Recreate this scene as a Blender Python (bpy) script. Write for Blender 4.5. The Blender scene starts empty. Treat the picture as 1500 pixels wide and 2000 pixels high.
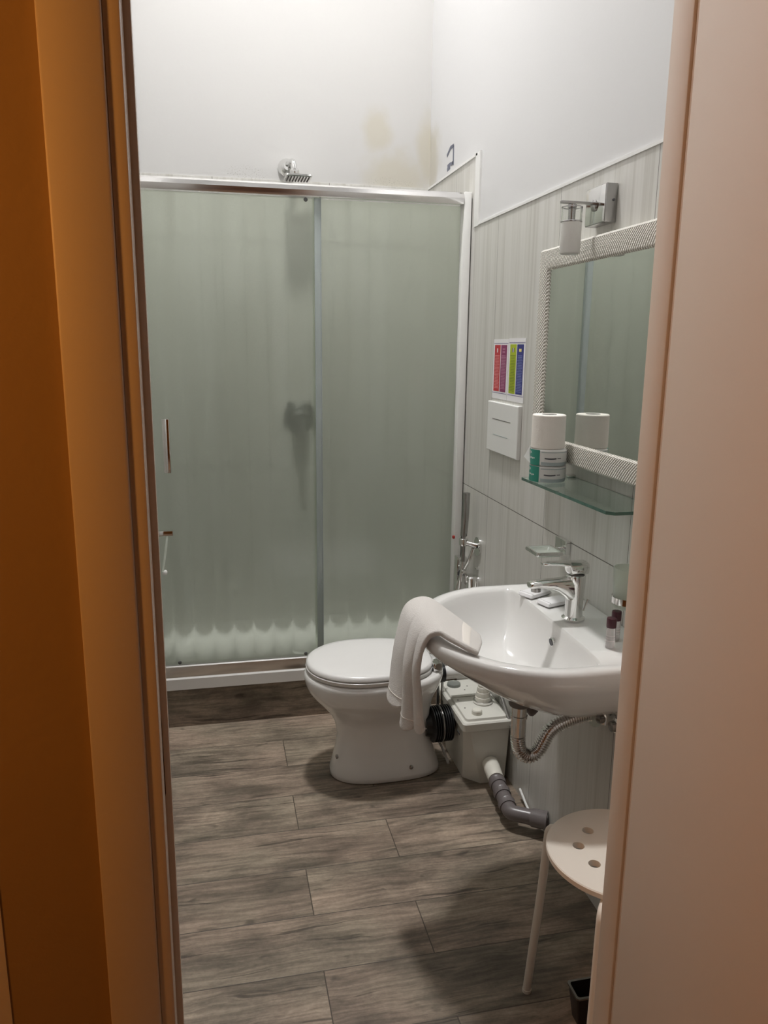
import bpy, bmesh, math, random
from mathutils import Vector, Matrix
PI = math.pi
random.seed(7)
SC = bpy.context.scene
COL = SC.collection

# ---------------------------------------------------------------- camera
f_px, yaw, pitch, roll, CAM_H = 1510.0, .2155, .2120, .0107, 1.40
cy, sy, cp, sp = math.cos(yaw), math.sin(yaw), math.cos(pitch), math.sin(pitch)
F = Vector((sy*cp, cy*cp, -sp)); R = Vector((cy, -sy, 0)); U = R.cross(F)
cr, sr = math.cos(roll), math.sin(roll)
R2 = R*cr + U*sr; U2 = -R*sr + U*cr
cam_data = bpy.data.cameras.new('camera')
cam = bpy.data.objects.new('camera', cam_data)
COL.objects.link(cam)
m = Matrix.Identity(4)
for i in range(3):
    m[i][0] = R2[i]; m[i][1] = U2[i]; m[i][2] = -F[i]
m[0][3], m[1][3], m[2][3] = 0, 0, CAM_H
cam.matrix_world = m
cam_data.sensor_fit = 'VERTICAL'
cam_data.sensor_height = 36.0
cam_data.lens = 36.0*f_px/2000
cam_data.clip_start = .02
SC.camera = cam

# ---------------------------------------------------------------- world, exposure, lamps
world = bpy.data.worlds.new('world'); SC.world = world; world.use_nodes = True
world.node_tree.nodes['Background'].inputs['Color'].default_value = (1, .9, .8, 1)
world.node_tree.nodes['Background'].inputs['Strength'].default_value = 0.0
SC.view_settings.view_transform = 'Standard'
SC.view_settings.look = 'None'
SC.view_settings.gamma = 1
SC.view_settings.exposure = 0.0
SC.view_settings.use_curve_mapping = False
GL_TILT, GL_ROUGH, GL_TRANSP, GL_TRANSL, GL_DIFF = .36, .33, .14, .25, .05   # shower glass
CEIL_LAMP = (.30, 2.40, 4.30)       # bathroom ceiling lamp (light built in its builder)
CEIL_POWER, CEIL_COLOR = 415.0, (1.0, .985, .975)
HALL_LAMP = (-.95, .32, 1.75)
HALL_POWER, HALL_COLOR = 57.0, (1.0, .40, .085)

WX = .907      # right wall
LX = -.25      # left wall
BY = 3.33      # back wall of the shower
SY = 2.752     # front of the shower step
DY0, DY1 = .85, .99   # door wall

# ---------------------------------------------------------------- node helpers
def mat_new(name):
    mt = bpy.data.materials.new(name); mt.use_nodes = True
    nt = mt.node_tree
    return mt, nt, nt.nodes['Principled BSDF']

def setp(b, **k):
    names = dict(color='Base Color', rough='Roughness', metal='Metallic', ior='IOR', trans='Transmission Weight',
                 coat='Coat Weight', coatr='Coat Roughness', spec='Specular IOR Level', sss='Subsurface Weight',
                 emit='Emission Color', estr='Emission Strength', sheen='Sheen Weight')
    for a, v in k.items():
        if a in ('color', 'emit'): v = (*v, 1) if len(v) == 3 else v
        b.inputs[names[a]].default_value = v

class N:
    def __init__(s, nt): s.nt = nt
    def node(s, t, **k):
        n = s.nt.nodes.new(t)
        for a, v in k.items(): setattr(n, a, v)
        return n
    def link(s, a, b): s.nt.links.new(a, b)
    def put(s, sock, v):
        if isinstance(v, (int, float)): sock.default_value = v
        elif isinstance(v, tuple): sock.default_value = v
        else: s.link(v, sock)
    def math(s, op, a, b=0.0, c=0.0, clamp=False):
        n = s.node('ShaderNodeMath', operation=op); n.use_clamp = clamp
        s.put(n.inputs[0], a); s.put(n.inputs[1], b); s.put(n.inputs[2], c)
        return n.outputs[0]
    def mix(s, fac, a, b):
        n = s.node('ShaderNodeMix', data_type='RGBA')
        s.put(n.inputs['Factor'], fac)
        s.put(n.inputs[6], a); s.put(n.inputs[7], b)
        return n.outputs[2]
    def noise(s, vec, scale, detail=3.0, rough=.5, dist=0.0):
        n = s.node('ShaderNodeTexNoise'); n.inputs['Scale'].default_value = scale
        n.inputs['Detail'].default_value = detail; n.inputs['Roughness'].default_value = rough
        n.inputs['Distortion'].default_value = dist
        if vec is not None: s.link(vec, n.inputs['Vector'])
        return n.outputs['Fac']
    def comb(s, x, y, z):
        n = s.node('ShaderNodeCombineXYZ'); s.put(n.inputs[0], x); s.put(n.inputs[1], y); s.put(n.inputs[2], z)
        return n.outputs[0]
    def ramp(s, fac, stops):
        n = s.node('ShaderNodeValToRGB'); s.link(fac, n.inputs[0])
        e = n.color_ramp.elements
        while len(e) < len(stops): e.new(.5)
        for q, (p, c) in zip(e, stops): q.position = p; q.color = (*c, 1)
        return n.outputs[0]
    def sstep(s, x, lo, hi):
        n = s.node('ShaderNodeMapRange', interpolation_type='SMOOTHSTEP')
        s.put(n.inputs[0], x); n.inputs[1].default_value = lo; n.inputs[2].default_value = hi
        return n.outputs[0]
    def bump(s, h, strength=.3, dist=.01, target=None):
        n = s.node('ShaderNodeBump'); n.inputs['Strength'].default_value = strength; n.inputs['Distance'].default_value = dist
        s.link(h, n.inputs['Height'])
        if target is not None: s.link(n.outputs[0], target)
        return n.outputs[0]
    def pos(s):
        # position in the object's own coordinates (stays put when the camera moves)
        t = s.node('ShaderNodeTexCoord'); sep = s.node('ShaderNodeSeparateXYZ'); s.link(t.outputs['Object'], sep.inputs[0])
        return t.outputs['Object'], sep.outputs[0], sep.outputs[1], sep.outputs[2]

def simple(name, color, rough=.5, metal=0.0, var=.06, vscale=25, bump=0.0, bscale=200, **k):
    mt, nt, b = mat_new(name); n = N(nt); v, x, y, z = n.pos()
    setp(b, rough=rough, metal=metal, **k)
    fac = n.noise(v, vscale, 3)
    lo = tuple(c*(1-var) for c in color); hi = tuple(min(1, c*(1+var)) for c in color)
    n.link(n.mix(fac, (*lo, 1), (*hi, 1)), b.inputs['Base Color'])
    if bump: n.bump(n.noise(v, bscale, 3), bump, .002, b.inputs['Normal'])
    return mt

# wood look porcelain planks: long axis on x, rows on 'across'
def wood_tile(name, vertical=False):
    mt, nt, b = mat_new(name); n = N(nt); v, x, y, z = n.pos()
    ac = z if vertical else y
    rw, L, y0 = (.20, 2.4, -.02) if vertical else (.1795, .90, 1.321)
    rowf = n.math('DIVIDE', n.math('SUBTRACT', ac, y0 - 20*rw), rw)
    row = n.math('FLOOR', rowf)
    par = n.math('MODULO', row, 2.0)
    off = n.math('MULTIPLY_ADD', par, .263, -1.0 if vertical else .199)
    uf = n.math('DIVIDE', n.math('ADD', n.math('SUBTRACT', x, off), 10*L), L)
    ui = n.math('FLOOR', uf)
    wn = n.node('ShaderNodeTexWhiteNoise', noise_dimensions='2D'); n.link(n.comb(ui, row, 0.0), wn.inputs['Vector'])
    rnd = wn.outputs['Value']
    shift = n.math('MULTIPLY', rnd, 7.0)
    def nz(fx, fa, det=4, ro=.55, di=0.0, add=0.0, a_=ac):
        return n.noise(n.comb(n.math('ADD', n.math('MULTIPLY', x, fx), shift), n.math('MULTIPLY', a_, fa), n.math('ADD', shift, add)), 1.0, det, ro, di)
    warp = nz(4.0, 9.0, 3, .5, 0, 3.0)
    acw = n.math('ADD', ac, n.math('MULTIPLY', n.math('SUBTRACT', warp, .5), .05))
    grain = nz(5.5, 95.0, 5, .65, 0, 0, acw)          # fine fibres
    patch = nz(4.0, 9.0, 6, .62, .25, 1.7)            # worn, bleached and darker patches
    hue = nz(2.6, 5.0, 3, .5, 0, 5.1)
    crack = nz(3.2, 52.0, 4, .55, .2, 8.3, acw)       # thin dark splits
    knot = nz(9.0, 17.0, 2, .4, .8, 12.0)
    grit = nz(95.0, 120.0, 3, .7, 0, 2.2)
    comb_ = nz(30.0, 4.0, 2, .5, 0, 6.6)              # saw marks across the plank
    cA = n.mix(n.sstep(hue, .38, .62), (.226, .186, .141, 1), (.256, .198, .152, 1))
    def mult(col, fac, lo, hi, vlo, vhi):
        q = n.node('ShaderNodeMapRange', interpolation_type='SMOOTHSTEP'); n.link(fac, q.inputs[0])
        q.inputs[1].default_value = lo; q.inputs[2].default_value = hi; q.inputs[3].default_value = vlo; q.inputs[4].default_value = vhi
        h_ = n.node('ShaderNodeVectorMath', operation='SCALE'); n.link(col, h_.inputs[0]); n.link(q.outputs[0], h_.inputs['Scale'])
        return h_.outputs[0]
    c_ = mult(cA, patch, .33, .67, .60, 1.42)
    c_ = mult(c_, grain, .33, .67, .72, 1.28)
    c_ = mult(c_, crack, .31, .40, .42, 1.0)
    c_ = mult(c_, knot, .66, .78, 1.0, .48)
    c_ = mult(c_, grit, .30, .70, .90, 1.10)
    c_ = mult(c_, n.math('MULTIPLY', comb_, n.sstep(patch, .52, .66)), .25, .75, 1.0, .86)
    c_ = mult(c_, rnd, 0.0, 1.0, .90, 1.13)
    fr = n.math('FRACT', rowf); fu = n.math('FRACT', uf)
    da = n.math('MULTIPLY', n.math('MINIMUM', fr, n.math('SUBTRACT', 1.0, fr)), rw)
    du = n.math('MULTIPLY', n.math('MINIMUM', fu, n.math('SUBTRACT', 1.0, fu)), L)
    d = n.math('MINIMUM', da, du)
    g = n.sstep(d, .0008, .0018)
    col = n.mix(g, (.085, .068, .052, 1), c_)
    n.link(col, b.inputs['Base Color'])
    setp(b, rough=.42, spec=.4)
    h = n.math('ADD', n.math('MULTIPLY', g, .6), n.math('MULTIPLY', grain, .3))
    n.bump(h, .35, .002, b.inputs['Normal'])
    return mt

# light grey wall tiles with vertical streaks; u = horizontal wall axis
def wall_tile(name, axis='y', u0=2.009, W=.4665, rows=(.8955,), tint=(1, 1, 1)):
    mt, nt, b = mat_new(name); n = N(nt); v, x, y, z = n.pos()
    u = y if axis == 'y' else x
    uf = n.math('DIVIDE', n.math('SUBTRACT', u, u0 - 20*W), W)
    ui = n.math('FLOOR', uf); fu = n.math('FRACT', uf)
    rowi = n.math('GREATER_THAN', z, rows[0])
    wn = n.node('ShaderNodeTexWhiteNoise', noise_dimensions='2D'); n.link(n.comb(ui, rowi, 0.0), wn.inputs['Vector'])
    rnd = wn.outputs['Value']; sh = n.math('MULTIPLY', rnd, 9.0)
    wv = n.noise(n.comb(n.math('MULTIPLY', u, 4.0), n.math('MULTIPLY', z, 1.6), sh), 1.0, 2)
    uw = n.math('ADD', u, n.math('MULTIPLY', wv, .02))
    s1 = n.noise(n.comb(n.math('MULTIPLY', uw, 90.0), n.math('MULTIPLY', z, 1.3), sh), 1.0, 4, .6)
    s2 = n.noise(n.comb(n.math('MULTIPLY', uw, 22.0), n.math('MULTIPLY', z, .7), sh), 1.0, 2)
    s = n.math('ADD', n.math('MULTIPLY', s1, .55), n.math('MULTIPLY', s2, .45))
    T = lambda c: tuple(a*t for a, t in zip(c, tint))
    col = n.ramp(s, [(.30, T((.51, .495, .45))), (.47, T((.635, .625, .585))), (.70, T((.72, .71, .68)))])
    du = n.math('MULTIPLY', n.math('MINIMUM', fu, n.math('SUBTRACT', 1.0, fu)), W)
    dz = n.math('ABSOLUTE', n.math('SUBTRACT', z, rows[0]))
    if len(rows) > 1: dz = n.math('MINIMUM', dz, n.math('ABSOLUTE', n.math('SUBTRACT', z, rows[1])))
    g = n.math('MINIMUM', n.sstep(du, .0005, .0013), n.sstep(dz, .0007, .0018))
    n.link(n.mix(g, (.10, .09, .075, 1), col), b.inputs['Base Color'])
    setp(b, rough=.30, spec=.5)
    n.bump(n.math('ADD', g, n.math('MULTIPLY', s1, .15)), .25, .0015, b.inputs['Normal'])
    return mt

M = {}
M['floor'] = wood_tile('wood_look_floor_tile')
M['step'] = wood_tile('wood_look_step_tile', True)
M['tile'] = wall_tile('grey_streaked_wall_tile')
M['tile_x'] = wall_tile('grey_streaked_back_tile', 'x', .02, rows=(.8955, 1.805))
M['plaster'] = simple('white_plaster', (.73, .725, .715), .85, var=.015, vscale=6, bump=.15, bscale=60)
M['door_paint'] = simple('cream_door_lacquer', (.68, .63, .57), .42, var=.02, vscale=4)
M['hall_paint'] = simple('ochre_hall_plaster', (.37, .25, .11), .85, var=.05, vscale=7, bump=.25, bscale=90)
M['hall_floor'] = simple('hall_floor', (.30, .22, .15), .5)
M['ceramic'] = simple('white_ceramic', (.83, .82, .80), .10, var=.008, coat=.5, coatr=.04)
M['lid_plastic'] = simple('white_seat_plastic', (.84, .83, .815), .22, var=.01)
M['tray'] = simple('white_tray_acrylic', (.84, .83, .81), .25, var=.01)
M['chrome'] = simple('chrome', (.80, .80, .79), .07, 1.0, var=.01)
M['alu'] = simple('polished_aluminium', (.80, .79, .78), .16, 1.0, var=.02)
M['brushed'] = simple('satin_nickel', (.42, .415, .41), .20, 1.0, var=.03)
M['white_trim'] = simple('white_trim_plastic', (.84, .84, .82), .35, var=.01)
M['pump'] = simple('macerator_plastic', (.74, .73, .67), .38, var=.02)
M['pump_cap'] = simple('ivory_plastic', (.80, .78, .70), .35)
M['black_rubber'] = simple('black_rubber', (.012, .012, .013), .35)
M['grey_pvc'] = simple('grey_pvc', (.165, .145, .145), .30, var=.06)
M['stool'] = simple('cream_painted_steel', (.80, .755, .68), .38, var=.015)
M['paper'] = simple('white_paper', (.84, .83, .84), .6, var=.01)
M['tissue'] = simple('toilet_tissue', (.90, .86, .80), .95, var=.02, vscale=60, bump=.4, bscale=500)
M['label_white'] = simple('wrapper_white', (.80, .80, .78), .4, var=.02)
M['label_green'] = simple('wrapper_green', (.03, .27, .20), .4, var=.05)
M['label_blue'] = simple('wrapper_greyblue', (.42, .49, .50), .4, var=.05)
M['ink'] = simple('printing_ink', (.10, .10, .11), .6)
M['marker'] = simple('wall_marker', (.16, .17, .22), .7, var=.3, vscale=300)
M['mould'] = simple('mould_specks', (.42, .40, .34), .9, var=.4, vscale=400)
M['stain_gap'] = simple('chipped_wood', (.07, .035, .015), .9, var=.3)
M['red'] = simple('sheet_red', (.56, .035, .045), .5)
M['maroon'] = simple('sheet_maroon', (.26, .035, .13), .5)
M['lime'] = simple('sheet_lime', (.43, .52, .02), .5)
M['navy'] = simple('sheet_navy', (.035, .04, .22), .5)
M['txt_red'] = simple('text_pale_red', (.78, .28, .28), .5)
M['txt_maroon'] = simple('text_pale_maroon', (.50, .22, .34), .5)
M['txt_lime'] = simple('text_dark_lime', (.20, .27, .01), .5)
M['txt_navy'] = simple('text_pale_navy', (.19, .22, .50), .5)
M['line_violet'] = simple('violet_line', (.26, .22, .38), .5)
M['cap_maroon'] = simple('maroon_cap', (.07, .018, .028), .3)
M['txt_bottle'] = simple('bottle_print', (.55, .45, .47), .5)
M['yellow'] = simple('sheet_yellow', (.85, .72, .25), .5)
M['red_plastic'] = simple('red_plastic', (.45, .05, .04), .4)
M['bin'] = simple('black_plastic', (.02, .016, .015), .35)
M['rubber_dark'] = simple('roller_dark', (.12, .12, .12), .4)
M['seam'] = simple('grey_seam', (.18, .17, .16), .6)

# towel terry
mt, nt, b = mat_new('white_terry'); n = N(nt); v, x, y, z = n.pos()
setp(b, color=(.84, .80, .76), rough=.95, sheen=.3)
n.bump(n.noise(v, 420, 4, .7), .8, .003, b.inputs['Normal']); M['terry'] = mt
mt, nt, b = mat_new('white_woven_band'); n = N(nt); v, x, y, z = n.pos()
setp(b, color=(.84, .79, .73), rough=.8)
n.bump(n.noise(v, 250, 2, .7), .3, .001, b.inputs['Normal']); M['band'] = mt

# painted plaster of the shower wall with damp stains
mt, nt, b = mat_new('damp_stained_plaster'); n = N(nt); v, x, y, z = n.pos()
def blob(cx, cz, rx, rz, soft=.6):
    dx = n.math('DIVIDE', n.math('SUBTRACT', x, cx), rx); dz = n.math('DIVIDE', n.math('SUBTRACT', z, cz), rz)
    d = n.math('SQRT', n.math('ADD', n.math('MULTIPLY', dx, dx), n.math('MULTIPLY', dz, dz)))
    d = n.math('ADD', d, n.math('MULTIPLY', n.math('SUBTRACT', nz, .5), .9))
    return n.math('SUBTRACT', 1.0, n.sstep(d, 1-soft, 1+.15))
nz = n.noise(v, 11, 4)
st = n.math('MAXIMUM', n.math('MAXIMUM', blob(.76, 2.08, .17, .12), blob(.68, 2.25, .08, .10)), blob(.90, 2.18, .06, .16))
col = n.mix(n.math('MULTIPLY', st, .85), (.60, .593, .58, 1), (.56, .53, .45, 1))
sp = n.noise(v, 240, 2)
low = n.math('MULTIPLY', n.sstep(sp, .60, .66), n.math('MAXIMUM', blob(.17, 2.06, .07, .035, .3), n.math('MAXIMUM', blob(.74, 2.06, .10, .02, .3), blob(.10, 2.07, .03, .02, .3))))
col = n.mix(n.math('MULTIPLY', low, .8), col, (.30, .28, .23, 1))
n.link(col, b.inputs['Base Color']); setp(b, rough=.85)
n.bump(n.noise(v, 50, 3), .15, .002, b.inputs['Normal']); M['plaster_stain'] = mt
mt, nt, b = mat_new('side_plaster_with_damp_corner'); n = N(nt); v, x, y, z = n.pos()
nz = n.noise(v, 11, 4)
dy = n.math('DIVIDE', n.math('SUBTRACT', 3.34, y), .17); dz = n.math('DIVIDE', n.math('SUBTRACT', z, 2.14), .15)
d = n.math('SQRT', n.math('ADD', n.math('MULTIPLY', dy, dy), n.math('MULTIPLY', dz, dz)))
d = n.math('ADD', d, n.math('MULTIPLY', n.math('SUBTRACT', nz, .5), .8))
st = n.math('SUBTRACT', 1.0, n.sstep(d, .5, 1.15))
n.link(n.mix(n.math('MULTIPLY', st, .85), (.70, .698, .698, 1), (.56, .53, .45, 1)), b.inputs['Base Color']); setp(b, rough=.85)
n.bump(n.noise(v, 50, 3), .15, .002, b.inputs['Normal']); M['plaster_side'] = mt

# frosted patterned glass (shower)
mt, nt, b = mat_new('frosted_patterned_glass'); n = N(nt); v, x, y, z = n.pos()
nt.nodes.remove(b)
# pressed pattern: flutes .072 m apart tilt the surface, which scallops what lies behind
fl = n.math('ABSOLUTE', n.math('SINE', n.math('MULTIPLY', x, PI/.072)))
tz = n.math('MULTIPLY', n.math('SUBTRACT', .60, n.math('POWER', fl, .6)), GL_TILT)
g1 = n.math('MULTIPLY', n.math('SUBTRACT', n.noise(v, 330, 2), .5), .25)
g2 = n.math('MULTIPLY', n.math('SUBTRACT', n.noise(v, 290, 2), .5), .25)
nv_ = n.node('ShaderNodeVectorMath', operation='NORMALIZE'); n.link(n.comb(g1, -1.0, n.math('ADD', tz, g2)), nv_.inputs[0])
rf = n.node('ShaderNodeBsdfRefraction'); rf.inputs['Color'].default_value = (.84, .87, .785, 1); rf.inputs['Roughness'].default_value = GL_ROUGH; rf.inputs['IOR'].default_value = 1.2
n.link(nv_.outputs[0], rf.inputs['Normal'])
tp = n.node('ShaderNodeBsdfTransparent'); tp.inputs[0].default_value = (.84, .87, .785, 1)
tl = n.node('ShaderNodeBsdfTranslucent'); tl.inputs[0].default_value = (.74, .79, .71, 1)
gl = n.node('ShaderNodeBsdfGlossy'); gl.inputs['Roughness'].default_value = .22
df = n.node('ShaderNodeBsdfDiffuse'); df.inputs[0].default_value = (.62, .67, .60, 1)
def mixs(f, a, c):
    q = n.node('ShaderNodeMixShader'); n.put(q.inputs[0], f); n.link(a, q.inputs[1]); n.link(c, q.inputs[2]); return q.outputs[0]
sh_ = mixs(GL_TRANSP, rf.outputs[0], tp.outputs[0])
sh_ = mixs(GL_TRANSL, sh_, tl.outputs[0]); sh_ = mixs(GL_DIFF, sh_, df.outputs[0]); sh_ = mixs(.05, sh_, gl.outputs[0])
n.link(sh_, nt.nodes['Material Output'].inputs['Surface'])
M['frost'] = mt
mt, nt, b = mat_new('smooth_back_of_glass'); n = N(nt); nt.nodes.remove(b)
tp = n.node('ShaderNodeBsdfTransparent'); tp.inputs[0].default_value = (.95, .97, .96, 1)
gl = n.node('ShaderNodeBsdfGlossy'); gl.inputs['Roughness'].default_value = .03
v, x, y, z = n.pos(); n.link(n.mix(n.noise(v, 3), (.94, .965, .955, 1), (.95, .975, .965, 1)), tp.inputs[0])
q = n.node('ShaderNodeMixShader'); q.inputs[0].default_value = .04; n.link(tp.outputs[0], q.inputs[1]); n.link(gl.outputs[0], q.inputs[2])
n.link(q.outputs[0], nt.nodes['Material Output'].inputs['Surface']); M['frost_back'] = mt
# clear shelf glass
mt, nt, b = mat_new('shelf_glass'); setp(b, color=(.80, .93, .88), rough=.02, trans=1.0, ior=1.5); M['glass'] = mt
n = N(nt); v, x, y, z = n.pos(); n.link(n.mix(n.noise(v, 3), (.78, .93, .87, 1), (.82, .95, .90, 1)), b.inputs['Base Color'])
mt, nt, b = mat_new('green_glass_edge'); setp(b, color=(.10, .22, .17), rough=.15, trans=.3, ior=1.5); M['glass_edge'] = mt
n = N(nt); v, x, y, z = n.pos(); n.link(n.mix(n.noise(v, 60), (.06, .14, .11, 1), (.16, .32, .26, 1)), b.inputs['Base Color'])
mt, nt, b = mat_new('frosted_cup_glass'); setp(b, color=(.90, .95, .88), rough=.35, trans=.75, ior=1.3); M['cup'] = mt
n = N(nt); v, x, y, z = n.pos(); n.bump(n.noise(v, 300), .1, .001, b.inputs['Normal'])
mt, nt, b = mat_new('opal_glass'); setp(b, color=(.84, .835, .80), rough=.30, trans=.10, ior=1.45); M['opal'] = mt
n = N(nt); v, x, y, z = n.pos(); n.bump(n.noise(v, 300), .05, .001, b.inputs['Normal'])
mt, nt, b = mat_new('clear_glass'); setp(b, color=(.97, .98, .97), rough=.03, trans=1.0, ior=1.45); M['clear'] = mt
n = N(nt); v, x, y, z = n.pos(); n.bump(n.noise(v, 300), .02, .001, b.inputs['Normal'])
mt, nt, b = mat_new('mirror_silver'); setp(b, color=(.86, .88, .86), rough=.015, metal=1.0); M['mirror'] = mt
n = N(nt); v, x, y, z = n.pos(); n.link(n.mix(n.noise(v, 2), (.74, .765, .74, 1), (.76, .78, .755, 1)), b.inputs['Base Color'])
mt, nt, b = mat_new('clear_bottle_plastic'); setp(b, color=(.93, .90, .90), rough=.15, trans=.7, ior=1.4); M['bottle'] = mt
n = N(nt); v, x, y, z = n.pos(); n.bump(n.noise(v, 200), .05, .001, b.inputs['Normal'])
mt, nt, b = mat_new('satin_edge_strip'); setp(b, color=(.62, .68, .68), rough=.25, trans=.5, ior=1.45); M['edge_strip'] = mt
n = N(nt); v, x, y, z = n.pos(); n.bump(n.noise(v, 200), .05, .001, b.inputs['Normal'])
# corrugated / embossed mirror frame
mt, nt, b = mat_new('embossed_silver_white_frame'); n = N(nt); v, x, y, z = n.pos()
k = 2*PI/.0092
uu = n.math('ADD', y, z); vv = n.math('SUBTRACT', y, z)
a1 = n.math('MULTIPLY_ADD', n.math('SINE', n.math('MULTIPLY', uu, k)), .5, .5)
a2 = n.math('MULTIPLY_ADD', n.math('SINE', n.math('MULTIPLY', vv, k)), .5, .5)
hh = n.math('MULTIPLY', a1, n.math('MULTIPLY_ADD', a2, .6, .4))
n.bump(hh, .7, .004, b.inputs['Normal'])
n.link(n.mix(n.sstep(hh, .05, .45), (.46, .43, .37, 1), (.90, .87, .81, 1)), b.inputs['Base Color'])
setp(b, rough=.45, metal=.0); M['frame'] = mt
# emitters
mt, nt, b = mat_new('lamp_diffuser'); setp(b, color=(.9, .9, .9), rough=.5, emit=CEIL_COLOR, estr=CEIL_POWER); M['lamp'] = mt
mt, nt, b = mat_new('hall_lamp_diffuser'); setp(b, color=(.9, .8, .7), rough=.5, emit=HALL_COLOR, estr=HALL_POWER); M['hall_lamp'] = mt

# ---------------------------------------------------------------- mesh helpers
class B:
    """collects geometry in world coordinates, then links it as one mesh object"""
    def __init__(s): s.bm = bmesh.new()
    def box(s, x0, x1, y0, y1, z0, z1, bev=0.0, seg=2):
        r = bmesh.ops.create_cube(s.bm, size=1)
        vs = r['verts']
        for v in vs:
            v.co = Vector(((x0+x1)/2 + v.co.x*(x1-x0), (y0+y1)/2 + v.co.y*(y1-y0), (z0+z1)/2 + v.co.z*(z1-z0)))
        if bev:
            es = list({e for v in vs for e in v.link_edges})
            bmesh.ops.bevel(s.bm, geom=es, offset=bev, segments=seg, affect='EDGES', profile=.5)
        return s
    def rings(s, rings, cap0=True, cap1=True, closed=True):
        vr = [[s.bm.verts.new(p) for p in r] for r in rings]
        for a, c in zip(vr, vr[1:]):
            L = len(a)
            for i in range(L if closed else L-1):
                j = (i+1) % L
                try: s.bm.faces.new((a[i], a[j], c[j], c[i]))
                except ValueError: pass
        if closed and cap0: s.bm.faces.new(list(reversed(vr[0])))
        if closed and cap1: s.bm.faces.new(vr[-1])
        return s
    def lathe(s, prof, origin, axis=(0, 0, 1), seg=32, cap0=True, cap1=True, sx=1.0, sy=1.0):
        ax = Vector(axis).normalized(); o = Vector(origin)
        t = Vector((1, 0, 0)) if abs(ax.x) < .9 else Vector((0, 1, 0))
        if abs(ax.z) > .99: e1, e2 = Vector((1, 0, 0)), Vector((0, 1, 0))
        else:
            e1 = ax.cross(t).normalized(); e2 = ax.cross(e1).normalized()
        rs = []
        for r, h in prof:
            r = max(r, 1e-5)
            rs.append([o + ax*h + e1*(r*sx*math.cos(2*PI*i/seg)) + e2*(r*sy*math.sin(2*PI*i/seg)) for i in range(seg)])
        return s.rings(rs, cap0, cap1)
    def tube(s, pts, r, seg=16, smooth=0, caps=True, corr=None):
        P = [Vector(p) for p in pts]
        for _ in range(smooth):
            Q = [P[0]]
            for a, c in zip(P, P[1:]): Q += [a*.75+c*.25, a*.25+c*.75]
            Q.append(P[-1]); P = Q
        if corr:                                         # corrugated hose: resample densely
            step, amp = corr; Q = []; 
            d = 0
            L = [0]
            for a, c in zip(P, P[1:]): L.append(L[-1]+(c-a).length)
            nn = int(L[-1]/step*4)
            for i in range(nn+1):
                t = L[-1]*i/nn; k = 0
                while k < len(L)-2 and L[k+1] < t: k += 1
                w = (t-L[k])/max(1e-9, L[k+1]-L[k]); Q.append(P[k].lerp(P[k+1], w))
            P = Q
        T = []
        for i in range(len(P)):
            T.append((P[min(i+1, len(P)-1)]-P[max(i-1, 0)]).normalized())
        up = Vector((0, 0, 1)) if abs(T[0].z) < .9 else Vector((0, 1, 0))
        e1 = T[0].cross(up).normalized(); rs = []
        for i, (p, t) in enumerate(zip(P, T)):
            e1 = (e1 - t*e1.dot(t)).normalized(); e2 = t.cross(e1)
            rr = r[i] if isinstance(r, (list, tuple)) else r
            if corr: rr = rr + corr[1]*(1 if i % 4 in (0, 1) else -1)
            rs.append([p + e1*(rr*math.cos(2*PI*k/seg)) + e2*(rr*math.sin(2*PI*k/seg)) for k in range(seg)])
        return s.rings(rs, caps, caps)
    def prism(s, pts, d):
        """closed polygon (3D points) pushed along vector d"""
        d = Vector(d)
        return s.rings([[Vector(p) for p in pts], [Vector(p)+d for p in pts]])
    def build(s, name, mat, parent=None, origin=None, angle=35):
        o_ = Vector(parent['_w'] if parent is not None else (origin or (0, 0, 0)))
        bmesh.ops.recalc_face_normals(s.bm, faces=s.bm.faces)
        me = bpy.data.meshes.new(name)
        off = Vector(origin) if origin is not None else o_
        for v in s.bm.verts: v.co -= off
        s.bm.to_mesh(me); s.bm.free()
        for p in me.polygons: p.use_smooth = True
        me.set_sharp_from_angle(angle=math.radians(angle))
        me.materials.append(M[mat] if isinstance(mat, str) else mat)
        o = bpy.data.objects.new(name, me); COL.objects.link(o)
        if parent is not None:
            o.parent = parent; o.location = off - o_
        else: o.location = off
        o['_w'] = tuple(off)
        return o

def tag(o, label=None, cat=None, group=None, kind=None):
    if label: o['label'] = label
    if cat: o['category'] = cat
    if group: o['group'] = group
    if kind: o['kind'] = kind
    return o
def thing(name, loc, label, cat, group=None):
    o = bpy.data.objects.new(name, None); COL.objects.link(o); o.location = loc; o['_w'] = tuple(loc)
    o.empty_display_size = .05
    return tag(o, label, cat, group)
def struct(b, name, mat, parent=None, label=None):
    o = b.build(name, mat, parent)
    if parent is None: o['kind'] = 'structure'
    if label: o['label'] = label
    return o
def sgn(v): return 1 if v >= 0 else -1
def superell(cx, cy, z, ax, ay, nx=2.0, N_=48, ax2=None, n2=None):
    """ring; ax for -x half, ax2 for +x half; exponents nx / n2"""
    P = []
    for i in range(N_):
        t = 2*PI*i/N_; c, s_ = math.cos(t), math.sin(t)
        e = n2 if (c > 0 and n2) else nx; a = ax2 if (c > 0 and ax2) else ax
        P.append(Vector((cx + a*sgn(c)*abs(c)**(2/e), cy + ay*sgn(s_)*abs(s_)**(2/e), z)))
    return P

# ================================================================ STRUCTURE
CZ = 4.30
struct(B().box(LX-.1, WX+.1, DY1-.14, SY+.02, -.08, 0), 'floor', 'floor')
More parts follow.
